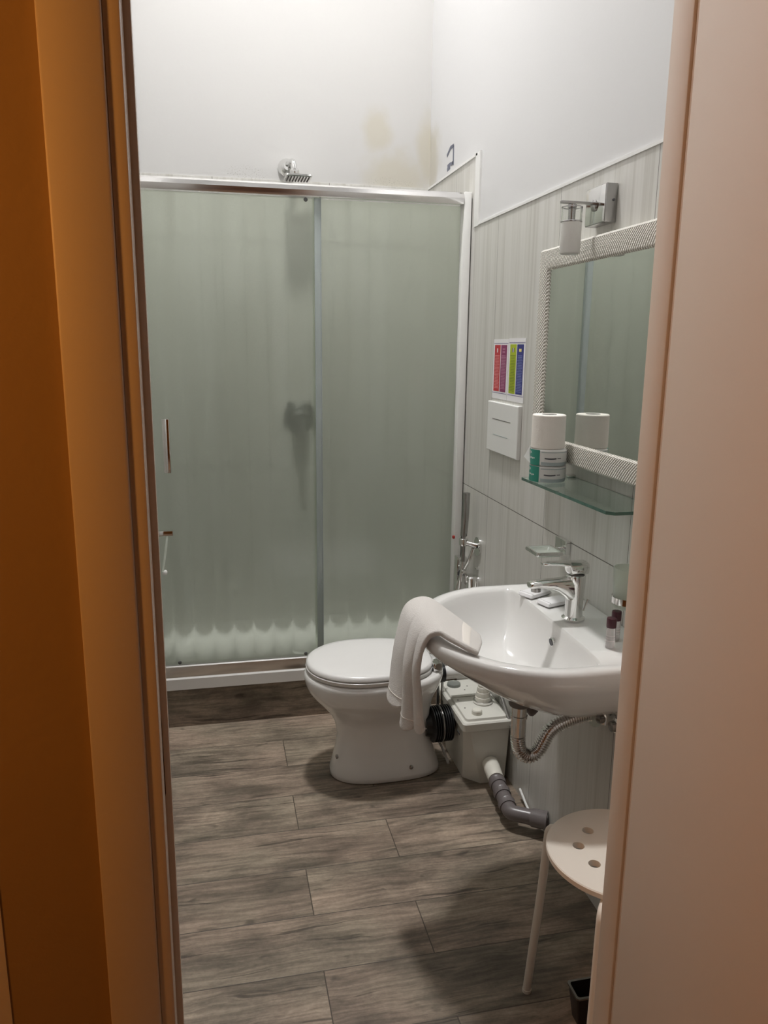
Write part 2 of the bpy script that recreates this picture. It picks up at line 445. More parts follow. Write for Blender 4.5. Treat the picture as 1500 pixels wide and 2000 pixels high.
# right wall: tiles to 1.81, plaster above; inside the shower tiles to 2.04
struct(B().box(WX, WX+.1, DY1-.0095, BY+.1, 0, 1.81), 'wall_right', 'tile')
o = struct(B().box(WX, WX+.1, 2.715, BY+.1, 1.8102, 2.04), 'wall_right_shower_tiles', 'tile')
o.name = 'wall_right_shower'
struct(B().box(WX+.003, WX+.1, DY1-.0095, BY+.1, 2.0402, CZ).box(WX+.003, WX+.1, DY1-.0095, 2.7148, 1.8102, 2.0402), 'wall_right_plaster', 'plaster_side')
struct(B().box(WX-.004, WX+.006, 2.668, 2.716, 1.806, 2.046), 'trim_1', 'white_trim')
struct(B().box(WX-.003, WX+.004, DY1, 2.67, 1.8085, 1.8155), 'trim_2', 'white_trim')
struct(B().box(WX-.004, WX+.002, 2.70, BY, 2.038, 2.046), 'trim_3', 'white_trim')
struct(B().box(LX-.1, WX+.1, BY, BY+.1, 0, 2.045), 'wall_back', 'tile_x')
struct(B().box(LX-.1, WX+.1, BY+.003, BY+.1, 2.0452, CZ), 'wall_back_plaster', 'plaster_stain')
struct(B().box(LX-.1, LX, DY1-.0095, BY, 0, 1.81), 'wall_left', 'tile')
struct(B().box(LX-.1, LX-.003, DY1-.0095, BY, 1.8102, CZ), 'wall_left_plaster', 'plaster')
struct(B().box(-1.4, 1.9, -1.6, BY+.1, CZ, CZ+.08), 'ceiling', 'plaster')
# raised shower step faced with wood look tile
struct(B().box(LX, WX, SY, BY, 0, .150), 'trim_4', 'step')
# door wall (hall side ochre, bath side plaster)
OX0, OX1, OZ = -.09, .60, 2.08
b_ = B().box(-1.3, OX0-.012, DY0, DY1-.01, 0, CZ).box(OX1+.012, 1.8, DY0, DY1-.01, 0, CZ).box(OX0-.012, OX1+.012, DY0, DY1-.01, OZ+.01, CZ)
struct(b_, 'wall_front', 'hall_paint')
struct(B().box(LX, OX0-.012, DY1-.0098, DY1, 0, CZ).box(OX1+.012, WX, DY1-.0098, DY1, 0, CZ).box(OX0-.012, OX1+.012, DY1-.0098, DY1, OZ+.01, CZ), 'wall_front_inner', 'plaster')
# hall shell
struct(B().box(-1.3, 1.8, -1.5, DY1-.14, -.08, -.001), 'hall_floor', 'hall_floor').name = 'floor_hall'
struct(B().box(-1.4, -1.3, -1.5, DY0, 0, CZ), 'wall_hall_left', 'hall_paint')
struct(B().box(1.8, 1.9, -1.5, DY0, 0, CZ), 'wall_hall_right', 'hall_paint')
struct(B().box(-1.4, 1.9, -1.6, -1.5, 0, CZ), 'wall_hall_back', 'hall_paint')
# door frame: jamb linings, rebate strips, head
b_ = B()
b_.box(-.0885, -.0668, .872, .881, 0, OZ, .0008)                  # door stop strip
b_.box(OX0-.012, -.0885, .885, DY1+.003, 0, OZ-.0, .002)            # left lining, stop side
b_.box(OX0-.012, -.0905, .838, .8715, 0, OZ, .002)                 # left rebate
b_.box(-.0903, -.0742, .8405, .869, 0, OZ, .0015)                   # left seal strip
b_.box(.586, OX1+.012, .945, DY1+.003, 0, OZ, .003)                # right lining
b_.box(.592, OX1+.012, .838, .9448, 0, OZ, .002)
b_.box(OX0-.012, OX1+.012, .838, DY1+.003, OZ, OZ+.02)
struct(b_, 'trim_5', 'door_paint')
b_ = B().box(-.1485, -.0907, .8355, .8495, 0, OZ+.06, .003).box(OX1+.0125, .67, .8355, .8495, 0, OZ+.06, .003).box(-.0905, OX1+.012, .836, .8495, OZ+.021, OZ+.06, .003)
struct(b_, 'trim_6', 'door_paint')
# neighbouring casing further left on the hall wall
struct(B().box(-.34, -.2615, .8485, .8498, 0, 2.14), 'trim_7', 'door_paint')
# open door leaf standing out into the hall on the right
o = struct(B().box(.5865, .626, .215, .937, .008, 2.06, .004), 'door_1', 'door_paint')
struct(B().box(.5900, .5975, .9375, .9446, .01, OZ-.01, .001), 'trim_8', 'door_paint')
# worn slot of the strike plate on the left lining
b_ = B()
pts = [(-.0762, 1.058), (-.0752, 1.060), (-.0748, 1.01), (-.0742, .98), (-.0738, .93), (-.0734, .872), (-.0742, .868), (-.0748, .90), (-.0755, .94), (-.0756, .98), (-.0762, 1.0)]
b_.prism([(x, .8712, z) for x, z in pts], (0, .0012, 0))
o = b_.build('strike_slot', 'stain_gap'); tag(o, 'dark chipped vertical slot worn in the left door jamb', 'worn slot')

# ================================================================ SHOWER
t = thing('shower_tray', (.33, 3.04, .15), 'white acrylic shower tray on the wood-look tiled step', 'shower tray')
b_ = B()
TZ = .196
tx0, tx1 = LX+.001, WX-.001
def rr(x0, x1, y0, y1, z, r=.03, n_=5):
    P = []
    for cx, cy, a0 in ((x1-r, y1-r, 0), (x0+r, y1-r, PI/2), (x0+r, y0+r, PI), (x1-r, y0+r, 1.5*PI)):
        for i in range(n_+1):
            a = a0 + PI/2*i/n_; P.append(Vector((cx+r*math.cos(a), cy+r*math.sin(a), z)))
    return P
b_.rings([rr(tx0, tx1, SY-.008, BY-.001, .1505, .004), rr(tx0, tx1, SY-.008, BY-.001, TZ-.004, .004), rr(tx0+.003, tx1-.003, SY-.005, BY-.004, TZ, .004),
          rr(tx0+.05, tx1-.05, SY+.07, BY-.05, TZ, .05), rr(tx0+.065, tx1-.065, SY+.085, BY-.065, TZ-.018, .05), rr(tx0+.2, tx1-.2, SY+.2, BY-.2, TZ-.024, .03)])
b_.build('basin', 'tray', t)
B().lathe([(.0, .0), (.045, 0), (.045, .006), (.04, .009), (0, .010)], (.30, 2.96, TZ-.0235)).build('drain_cover', 'chrome', t)

t = thing('shower_screen', (.33, 2.76, TZ), 'frosted glass sliding shower screen with chrome rails on the white tray', 'shower screen')
sx0, sx1 = LX+.002, WX-.004
b_ = B()   # top rail: rounded front
prof = [(2.745, 1.886), (2.742, 1.892), (2.739, 1.905), (2.745, 1.919), (2.755, 1.926), (2.79, 1.927), (2.79, 1.886)]
b_.prism([(sx0+.028, y, z) for y, z in prof], (sx1-.028-sx0-.028, 0, 0)); b_.build('top_rail', 'alu', t, angle=25)
b_ = B()
prof = [(2.750, TZ+.0005), (2.7485, .215), (2.7515, .238), (2.755, .242), (2.79, .242), (2.79, TZ+.0005)]
b_.prism([(sx0+.028, y, z) for y, z in prof], (sx1-.028-sx0-.028, 0, 0)); b_.build('bottom_rail', 'alu', t, angle=25)
B().box(sx0, sx0+.027, 2.742, 2.80, TZ+.0005, 1.927, .003).build('wall_post', 'white_trim', t)
B().box(sx1-.027, sx1, 2.742, 2.80, TZ+.0005, 1.927, .003).build('wall_post', 'white_trim', t)
sp_ = B().box(sx0+.032, .370, 2.758, 2.764, .2445, 1.884, .001).build('sliding_panel', 'frost', t)
fp_ = B().box(.345, sx1-.029, 2.775, 2.781, .2445, 1.884, .001).build('fixed_panel', 'frost', t)
for p_ in (sp_, fp_):
    p_.data.materials.append(M['frost_back'])
    for f_ in p_.data.polygons:
        if f_.normal.y > -.9: f_.material_index = 1
B().box(.3505, .3705, 2.7535, 2.7575, .2445, 1.884, .001).build('edge_seal', 'edge_strip', sp_)
B().box(.3705, .374, 2.754, 2.774, .2445, 1.884, .0008).build('edge_seal', 'edge_strip', sp_)['label'] = 'thin grey seal closing the gap between the panels'
h = B().box(-.178, -.172, 2.715, 2.7575, .965, 1.15, .002).box(-.160, -.154, 2.715, 2.7575, .965, 1.15, .002).box(-.178, -.154, 2.712, 2.718, .965, 1.15, .002).build('handle', 'chrome', sp_)
for x, z, s in ((.322, 1.877, 1), (.305, .254, 1), (-.158, .254, 1)):
    B().lathe([(0, 0), (.0062, 0), (.007, .002), (.006, .005), (.003, .006), (0, .006)], (x, 2.757, z), (0, -1, 0), 20).build('roller', 'rubber_dark', sp_)
# white bracket collar of the screen post
# shower head
t = thing('wall_shower', (.33, BY, 2.08), 'chrome square shower head on a wall arm above the shower screen', 'shower head')
B().lathe([(.034, 0), (.036, .004), (.034, .012), (.022, .026), (.014, .034)], (.315, BY+.0035, 2.092), (0, -1, 0)).build('flange', 'chrome', t)
B().tube([(.315, BY-.02, 2.098), (.325, BY-.06, 2.105), (.332, BY-.085, 2.100), (.335, BY-.095, 2.075), (.336, BY-.095, 2.055)], .011, smooth=2).build('arm', 'chrome', t)
B().lathe([(.017, 0), (.019, .004), (.019, .016), (.013, .024)], (.336, BY-.095, 2.048)).build('swivel_nut', 'chrome', t)
b_ = B(); hx, hy, hz = .348, BY-.10, 2.033
b_.rings([rr(hx-.050, hx+.050, hy-.050, hy+.050, hz, .010), rr(hx-.052, hx+.052, hy-.052, hy+.052, hz+.004, .010), rr(hx-.050, hx+.050, hy-.050, hy+.050, hz+.010, .010), rr(hx-.02, hx+.02, hy-.02, hy+.02, hz+.015, .010)])
hd = b_.build('head', 'chrome', t)
b_ = B()
for i in range(8):
    for j in range(8):
        b_.lathe([(.003, 0), (.002, -.003)], (hx-.040+i*.0114, hy-.040+j*.0114, hz), seg=8)
b_.build('nozzles', 'grey_pvc', hd)
# shower mixer on the back wall
t = thing('shower_mixer', (.34, BY, 1.11), 'chrome shower mixer seen blurred through the frosted glass', 'shower mixer')
B().lathe([(.068, 0), (.068, .006), (.062, .010), (.036, .014), (.034, .05), (.030, .054), (0, .055)], (.345, BY, 1.11), (0, -1, 0)).build('wall_plate', 'brushed', t)
B().tube([(.345, BY-.048, 1.11), (.35, BY-.06, 1.08), (.355, BY-.075, 1.01)], [.014, .013, .009], smooth=0).build('lever', 'brushed', t)

# ================================================================ TOILET
t = thing('toilet', (.50, 2.33, 0), 'white ceramic toilet with closed lid in front of the shower', 'toilet')
CYT = 2.33
def tr(z, x0, x1, hy, n1=2.1, n2=3.0, cyo=0):
    cx = x0 + (x1-x0)*.45
    return superell(cx, CYT+cyo, z, cx-x0, hy, n1, 56, x1-cx, n2)
R_ = [tr(0, .338, .700, .099, 2.4, 3), tr(.006, .333, .705, .104, 2.4, 3), tr(.02, .334, .704, .103, 2.4, 3), tr(.06, .345, .690, .094, 2.4, 3), tr(.10, .354, .678, .088, 2.3, 3),
      tr(.15, .358, .670, .087, 2.3, 3), tr(.19, .350, .668, .092, 2.2, 3), tr(.225, .332, .668, .106, 2.15, 3), tr(.26, .303, .672, .132, 2.1, 2.8), tr(.285, .280, .680, .150, 2.1, 2.7),
      tr(.31, .262, .692, .163, 2.1, 2.6), tr(.335, .254, .703, .170, 2.1, 2.6), tr(.355, .252, .708, .172, 2.1, 2.6), tr(.366, .257, .706, .168, 2.1, 2.6), tr(.370, .268, .700, .158, 2.1, 2.6)]
B().rings(R_).build('bowl', 'ceramic', t, angle=60)
def seat_ring(z, ins):
    return tr(z, .258+ins, .672-ins, .168-ins, 2.05, 2.6)
B().rings([seat_ring(.3705, .006), seat_ring(.373, .001), seat_ring(.384, .0), seat_ring(.3865, .004)]).build('seat', 'lid_plastic', t, angle=60)
B().rings([seat_ring(.388, .005), seat_ring(.390, .0015), seat_ring(.400, .002), seat_ring(.405, .010), seat_ring(.408, .03), seat_ring(.410, .09)]).build('lid', 'lid_plastic', t, angle=60)
for s in (-1, 1):
    B().box(.660, .690, CYT+s*.075-.014, CYT+s*.075+.014, .371, .400, .004).lathe([(.011, -.02), (.011, .02)], (.675, CYT+s*.075, .392), (0, 1, 0), 20).build('hinge', 'chrome', t)
B().lathe([(.007, 0), (.007, .004), (.003, .006), (0, .006)], (.590, CYT-.0925, .045), (0, -1, .25), 16).build('fixing_screw', 'brushed', t)
B().lathe([(.007, 0), (.007, .004), (.003, .006), (0, .006)], (.352, CYT-.05, .085), (-1, -.35, .1), 16).build('fixing_screw', 'brushed', t)
B().tube([(.664, CYT, .185), (.676, CYT, .185)], .042, 28).build('outlet', 'ceramic', t)
B().tube([(.704, CYT-.02, .335), (.716, CYT-.02, .335)], .030, 28).build('gasket', 'black_rubber', t)
# flush pipe from wall into toilet
o = B().tube([(.717, CYT-.02, .335), (.905, CYT-.02, .335)], .022, 24).build('flush_pipe', 'white_trim', None, (.81, CYT-.02, .335))
tag(o, 'white flush pipe running from the tiled wall into the back of the toilet', 'pipe')
# bellows connector
b_ = B(); prof = []
for i in range(9):
    xx = i*.0075; prof += [(.046 if i in (4,) else .052, xx), (.060, xx+.002), (.060, xx+.0052), (.052, xx+.0072)]
b_.lathe([(.036, -.022), (.042, -.004)] + prof + [(.030, .0682), (.029, .079)], (.6665, CYT-.045, .166), (1, .04, 0), 36)
t = thing('bellows_connector', (.72, CYT-.045, .168), 'ribbed black rubber bellows joining toilet outlet and pump', 'rubber connector')
b_.build('sleeve', 'black_rubber', t)
B().lathe([(.0610, .0285), (.0622, .0295), (.0622, .032), (.0610, .033), (.052, .033), (.052, .0285)], (.6665, CYT-.045, .166), (1, .04, 0), 36, False, False).build('clamp', 'brushed', t)

# ================================================================ MACERATOR PUMP
t = thing('macerator_pump', (.82, 2.31, 0), 'white plastic macerator pump box on the floor behind the toilet', 'pump')
def prr(x0, x1, y0, y1, z, c):    # chamfered rect
    return [Vector(p) for p in ((x0+c, y0, z), (x1, y0, z), (x1, y1, z), (x0+c, y1, z), (x0, y1-c, z), (x0, y0+c, z))]
B().rings([prr(.762, .890, 2.170, 2.452, .0, .046), prr(.745, .896, 2.160, 2.462, .195, .018)]).build('tank', 'pump', t, angle=20)
def rc(ins, z, r=.012): return rr(.737+ins, .902-ins, 2.150+ins, 2.470-ins, z, r, 4)
B().rings([rc(.003, .1955), rc(0, .199), rc(0, .222), rc(.004, .2265), rc(.012, .2275), rc(.014, .235), rc(.018, .2365)]).box(.752, .888, 2.318, 2.338, .236, .2405, .003).build('lid', 'pump', t, angle=30)
B().lathe([(.017, 0), (.0165, .012), (.014, .015), (0, .015)], (.796, 2.195, .2365)).build('screw_cap', 'pump_cap', t)
B().lathe([(.024, 0), (.023, .008), (.021, .010), (0, .010)], (.786, 2.415, .2365)).build('vent_cap', 'cup', t)
b_ = B(); pr = [(.030, 0), (.030, .005)]
for i in range(4): pr += [(.0265-.003*i, .006+.017*i), (.027-.003*i, .010+.017*i), (.0250-.003*i, .022+.017*i)]
b_.lathe(pr, (.842, 2.270, .2365), seg=28); nz_ = b_.build('inlet_boot', 'pump_cap', t, angle=25)
B().lathe([(.0305, .002), (.0325, .003), (.0325, .010), (.0305, .011)], (.842, 2.270, .2365), seg=28).build('boot_clamp', 'alu', nz_)
for x, y in ((.765, 2.30), (.812, 2.372), (.77, 2.24), (.83, 2.40)):
    B().lathe([(.003, 0), (.002, .0012), (0, .0013)], (x, y, .2365), seg=10).build('screw', 'seam', t)
B().box(.7375, .7385, 2.19, 2.215, .168, .176, .0003).build('logo_plate', 'ink', t)
# outlet pipes
t = thing('waste_pipe', (.86, 1.98, .05), 'grey plastic waste pipe from the pump along the floor into the wall', 'pipe')
B().tube([(.838, 2.1635, .074), (.834, 2.135, .068), (.829, 2.085, .062)], [.027, .027, .025], 24).build('pump_socket', 'pump_cap', t)
P0, P1, P2 = Vector((.829, 2.092, .062)), Vector((.815, 1.925, .050)), Vector((.9065, 1.862, .052))
b_ = B()
b_.tube([P0, P0.lerp(P1, .5), P1.lerp(P0, .18), P1, P1.lerp(P2, .28), P1.lerp(P2, .6), P2], .0225, 24, smooth=2)
b_.build('pipe', 'grey_pvc', t)
for a, l in ((.10, .03), (.40, .03), (.72, .03)):
    c0 = P0.lerp(P1, a); c1 = P0.lerp(P1, a+.14); B().tube([c0, c0.lerp(c1, .15), c0.lerp(c1, .3), c1], [.024, .0275, .0260, .0255], 24).build('collar', 'grey_pvc', t)
c0 = P1.lerp(P2, .55); c1 = P1.lerp(P2, .985); B().tube([c0, c0.lerp(c1, .12), c1.lerp(c0, .1), c1], [.024, .0265, .0265, .029], 24).build('wall_collar', 'grey_pvc', t)
o = B().tube([(.900, 2.06, .035), (.898, 1.99, .012), (.894, 1.93, .010), (.897, 1.88, .03), (.905, 1.868, .04)], .004, 10, 2).build('hose', 'white_trim', None, (.9, 1.97, .02))
tag(o, 'thin white tube lying on the floor between grey waste pipe and wall', 'hose')
# cable behind the toilet
o = B().tube([(.690, 2.40, .13), (.705, 2.39, .085), (.728, 2.36, .045), (.738, 2.33, .015), (.738, 2.30, .006)], .0045, 10, 2).build('power_cable', 'white_trim', None, (.73, 2.25, .05))
tag(o, 'white cable looping down to the floor beside the pump', 'cable')
o = B().tube([(.72, 2.385, .37), (.719, 2.385, .22), (.722, 2.39, .06)], .006, 10).tube([(.738, 2.395, .37), (.738, 2.395, .10)], .005, 10).build('supply_hose', 'brushed', None, (.73, 2.39, .2))
tag(o, 'dark braided hoses behind the toilet seen over the black bellows', 'hose')

# ================================================================ WASHBASIN
SYC, SZ = 1.603, .770
t = thing('washbasin', (WX, SYC, SZ), 'white ceramic wall washbasin with a towel over its front rim', 'washbasin')
NB = 144
X0, AX, AY = .700, .262, .293
def outer(i, ins=0.0, z=SZ, backins=0.0, xb=.905):
    a = 2*PI*i/NB; c, s_ = math.cos(a), math.sin(a)
    ax, ay = AX-ins, AY-ins
    if c < 0:     # front half ellipse
        return Vector((X0+ax*c, SYC+ay*s_, z))
    # back: straight sides then straight wall edge
    n_ = 9.0; k = (abs(c)**n_+abs(s_)**n_)**(-1/n_)
    return Vector((X0+(xb-backins-X0)*c*k, SYC+ay*s_*k, z))
def inner(i, ins=0.0, z=SZ, xs=0.0, ys=0.0):
    a = 2*PI*i/NB; c, s_ = math.cos(a), math.sin(a)
    ax, ay = .228-ins, .258-ins*1.0
    if c < 0: return Vector((X0+xs+ax*c, SYC+ay*s_, z))
    n_ = 9.0; k = (abs(c)**n_+abs(s_)**n_)**(-1/n_)
    return Vector((X0+xs+(.060-ins*.25)*c*k, SYC+ay*s_*k, z))
ring = lambda fn, **k: [fn(i, **k) for i in range(NB)]
def belly(f, z, xb=.905):    # f: 0..1 shrink towards (.80, SYC)
    P = []
    for i in range(NB):
        p = outer(i, z=z)
        cx = .86
        q = Vector((cx+(p.x-cx)*(1-f) if p.x < cx else p.x, SYC+(p.y-SYC)*(1-f*.95), z)); P.append(q)
    return P
RG = [belly(.70, .585), belly(.62, .586), belly(.50, .600), belly(.37, .628), belly(.25, .660), belly(.15, .690), belly(.08, .712), belly(.035, .726),
      ring(outer, ins=.004, z=.738), ring(outer, ins=0, z=.748), ring(outer, ins=0, z=.760), ring(outer, ins=.003, z=.767), ring(outer, ins=.009, z=.7705),
      ring(outer, ins=.018, z=.7715, backins=.002),
      ring(inner, ins=-.006, z=.7700), ring(inner, ins=0.0, z=.768), ring(inner, ins=.006, z=.762), ring(inner, ins=.014, z=.748), ring(inner, ins=.035, z=.715, xs=-.004),
      ring(inner, ins=.060, z=.685, xs=-.010), ring(inner, ins=.088, z=.662, xs=-.02), ring(inner, ins=.12, z=.648, xs=-.028), ring(inner, ins=.16, z=.641, xs=-.034), ring(inner, ins=.200, z=.638, xs=-.04)]
B().rings(RG).build('bowl', 'ceramic', t, angle=50)
B().tube([(.7515, SYC-.028, .730), (.7465, SYC-.028, .729)], .0105, 20).build('overflow_ring', 'chrome', t)
B().tube([(.7475, SYC-.028, .729), (.7450, SYC-.028, .7286)], .0085, 20).build('overflow_hole', 'ink', t)
B().lathe([(.030, 0), (.030, .002), (.024, .004), (.020, .003), (.018, .006), (0, .007)], (.655, SYC, .6385)).build('drain_plug', 'chrome', t)
# tap
t = thing('basin_tap', (.812, SYC, SZ), 'chrome single-lever mixer tap standing on the washbasin', 'tap')
TX = .812
B().lathe([(.0275, .0015), (.0275, .006), (.024, .009), (.0215, .011)], (TX, SYC, SZ)).build('base_ring', 'chrome', t)
def ov(cx, cz, rx, ry, tilt, N_=24):
    # oval ring, centre (cx, SYC, cz), tilt = angle of its normal from +z towards -x
    ct, st_ = math.cos(tilt), math.sin(tilt)
    return [Vector((cx + rx*math.cos(2*PI*i/N_)*ct, SYC + ry*math.sin(2*PI*i/N_), cz + rx*math.cos(2*PI*i/N_)*st_)) for i in range(N_)]
B().rings([ov(TX, .780, .0215, .0215, 0), ov(TX, .80, .0205, .021, 0), ov(TX+.001, .83, .0205, .021, 0), ov(TX+.001, .855, .0228, .0222, 0), ov(TX+.001, .8785, .0232, .0225, 0), ov(TX+.002, .881, .0205, .020, 0)]).build('body', 'chrome', t)
b_ = B()
def sq(x, zc, w, hgt):    # spout section in the y-z plane
    return [Vector((x, SYC+w*sgn(math.cos(a))*abs(math.cos(a))**.7, zc+hgt*sgn(math.sin(a))*abs(math.sin(a))**.7)) for a in [2*PI*i/20 for i in range(20)]]
b_.rings([sq(.814, .846, .0195, .034), sq(.800, .847, .0195, .031), sq(.790, .850, .019, .026), sq(.780, .854, .0185, .0205), sq(.768, .8585, .018, .0155), sq(.75, .862, .0172, .0115), sq(.725, .8632, .0165, .0095), sq(.703, .862, .0155, .0085), sq(.697, .861, .0135, .0065)])
sp2 = b_.build('spout', 'chrome', t, angle=50)
B().lathe([(.0115, 0), (.0115, .008), (.010, .009)], (.714, SYC, .8455)).build('aerator', 'brushed', sp2)
B().rings([ov(TX+.002, .8812, .0185, .0185, 0), ov(TX+.002, .8835, .0185, .0185, 0)]).build('cartridge_ring', 'seam', t)
b_ = B()
def lv(x, zc, w, hgt): return [Vector((x, SYC+w*sgn(math.cos(a))*abs(math.cos(a))**.6, zc+hgt*sgn(math.sin(a))*abs(math.sin(a))**.6)) for a in [2*PI*i/20 for i in range(20)]]
b_.rings([lv(.8365, .8985, .019, .0135), lv(.8345, .8985, .0215, .0148), lv(.815, .8985, .022, .0150), lv(.794, .8985, .0215, .0148), lv(.7915, .9015, .021, .0115), lv(.788, .9085, .020, .0045), lv(.77, .910, .0165, .0040), lv(.745, .911, .0135, .0033), lv(.728, .9115, .011, .0028), lv(.726, .9115, .009, .002)])
b_.build('lever', 'chrome', t, angle=50)
B().tube([(.838, SYC, .79), (.843, SYC, .806), (.848, SYC, .818)], [.0028, .0028, .004], 12).build('plug_rod', 'chrome', t)
# soap packets
for i, (x, y, rz, lab) in enumerate(((.795, 1.790, .45, 'white wrapped soap packet behind the tap, nearer the far rim'), (.815, 1.715, .30, 'white wrapped soap packet just behind the tap, nearer the camera'))):
    b_ = B(); w_, l_ = .024, .040
    Z0 = SZ+.0016
    b_.rings([rr(-l_+.004, l_-.004, -w_+.004, w_-.004, Z0, .004, 3), rr(-l_, l_, -w_, w_, Z0+.004, .004, 3), rr(-l_+.003, l_-.003, -w_+.002, w_-.002, Z0+.010, .004, 3), rr(-l_+.010, l_-.010, -w_+.006, w_-.006, Z0+.0125, .004, 3)])
    b_.box(-l_+.008, -l_+.0095, -w_+.002, w_-.002, Z0+.004, Z0+.0126, 0)
    bmesh.ops.transform(b_.bm, matrix=Matrix.Translation((x, y, 0)) @ Matrix.Rotation(rz, 4, 'Z'), verts=b_.bm.verts)
    o = b_.build('soap_packet', 'paper', None, (x, y, SZ+.0016)); tag(o, lab, 'soap', 'wrapped soaps on the washbasin')
# small bottles
def bottle(x, y, lab):
    t = thing('shampoo_bottle', (x, y, SZ), lab, 'bottle', 'small toiletry bottles on the washbasin')
    z0 = SZ+.0018
    B().lathe([(.008, 0), (.0098, .001), (.0100, .004), (.0100, .043), (.0085, .046)], (x, y, z0), seg=24).build('body', 'bottle', t)
    B().lathe([(.0104, .0455), (.0106, .0465), (.0106, .064), (.0098, .066), (0, .0663)], (x, y, z0), seg=24).build('cap', 'cap_maroon', t)
    b_ = B()
    for k in range(3): b_.lathe([(.01012, .016+k*.006), (.01012, .0166+k*.006)], (x, y, z0), seg=24, cap0=False, cap1=False)
    b_.build('print', 'txt_bottle', t)
bottle(.811, 1.423, 'small clear toiletry bottle with maroon cap, nearer one on the washbasin')
bottle(.844, 1.462, 'small clear toiletry bottle with maroon cap, standing behind another bottle')

# ================================================================ TOWEL
def lerp(a, c, w): return a+(c-a)*w
def cr_(P, t_):
    n_ = len(P)-1; s_ = min(max(t_, 0), 1)*n_; i = min(int(s_), n_-1); w = s_-i
    p0, p1, p2, p3 = P[max(i-1, 0)], P[i], P[i+1], P[min(i+2, n_)]
    return .5*((2*p1)+(p2-p0)*w+(2*p0-5*p1+4*p2-p3)*w*w+(3*p1-p0-3*p2+p3)*w**3)
near = [Vector(p) for p in ((.513,1.420,.7805),(.493,1.445,.786),(.472,1.480,.791),(.455,1.512,.793),(.434,1.532,.772),(.423,1.541,.712),(.429,1.545,.650),(.434,1.546,.60),(.441,1.545,.575))]
midl = [Vector(p) for p in ((.545,1.490,.772),(.522,1.535,.782),(.495,1.58,.792),(.462,1.625,.799),(.432,1.625,.775),(.420,1.62,.715),(.418,1.615,.65),(.415,1.612,.60),(.410,1.61,.565))]
farl = [Vector(p) for p in ((.567,1.565,.757),(.550,1.61,.767),(.525,1.68,.780),(.492,1.752,.792),(.445,1.752,.778),(.422,1.735,.715),(.408,1.72,.652),(.400,1.71,.60),(.391,1.70,.562))]
NU, NV = 60, 72
t = thing('hand_towel', (.43, 1.62, .60), 'white terry hand towel draped over the front rim of the washbasin', 'towel')
def tow(u, v):
    p = cr_([cr_(near, v), cr_(midl, v), cr_(farl, v)], u)
    k = max(0, min(1, (v-.40)/.30)); k = k*k*(3-2*k)
    for a_, c_, am in ((0, .24, .010), (.24, .56, .020), (.56, 1.0, .013)):      # three hanging folds, creased between
        if a_ <= u <= c_:
            t_ = (u-a_)/(c_-a_); bulge = am*math.sin(PI*min(1, max(0, t_)))**.6
            p = p + Vector((-.80, -.45, 0))*(bulge*k)
    w = max(0, min(1, (v-.45)/.55)); fall = max(0, min(1, (.58-u)/.04)); fall = fall*fall*(3-2*fall)
    p.z -= .032*w*fall
    if v > .93:      # rounded fold ends
        e = (v-.93)/.07
        t_ = u/.24 if u < .24 else ((u-.24)/.32 if u < .56 else (u-.56)/.44)
        p.z += .014*e*abs(2*t_-1)**2.5
    return p
def cloth(u0, u1, v0, v1, thick, nu, nv, name, mat, lift=0.0):
    b_ = B(); G = []
    def nrm(u, v):
        e = .01
        a = tow(min(u+e, 1), v)-tow(max(u-e, 0), v); c = tow(u, min(v+e, 1))-tow(u, max(v-e, 0))
        q = a.cross(c).normalized(); return q
    top = []; bot = []
    for i in range(nu+1):
        ta, ba = [], []
        for j in range(nv+1):
            u = u0+(u1-u0)*i/nu; v = v0+(v1-v0)*j/nv
            eu = min(1, min(i, nu-i)/2.0 + .35); ev = min(1, min(j, nv-j)/2.0 + .35)
            th = thick*min(eu, ev)
            q = nrm(u, v); p = tow(u, v)
            ta.append(b_.bm.verts.new(p - q*(th*.5+lift))); ba.append(b_.bm.verts.new(p + q*(th*.5+lift)))
        top.append(ta); bot.append(ba)
    for i in range(nu):
        for j in range(nv):
            b_.bm.faces.new((top[i][j], top[i+1][j], top[i+1][j+1], top[i][j+1]))
            b_.bm.faces.new((bot[i][j], bot[i][j+1], bot[i+1][j+1], bot[i+1][j]))
    for i in range(nu):
        b_.bm.faces.new((top[i][0], bot[i][0], bot[i+1][0], top[i+1][0])); b_.bm.faces.new((top[i][nv], top[i+1][nv], bot[i+1][nv], bot[i][nv]))
    for j in range(nv):
        b_.bm.faces.new((top[0][j], top[0][j+1], bot[0][j+1], bot[0][j])); b_.bm.faces.new((top[nu][j], bot[nu][j], bot[nu][j+1], top[nu][j+1]))
    return b_.build(name, mat, t, angle=80)
cloth(0, 1, 0, 1, .013, NU, NV, 'cloth', 'terry')
cloth(.03, .97, .885, .905, .0148, NU, 4, 'woven_band', 'band')
cloth(.05, .95, .08, .17, .0145, NU, 8, 'woven_band', 'band')

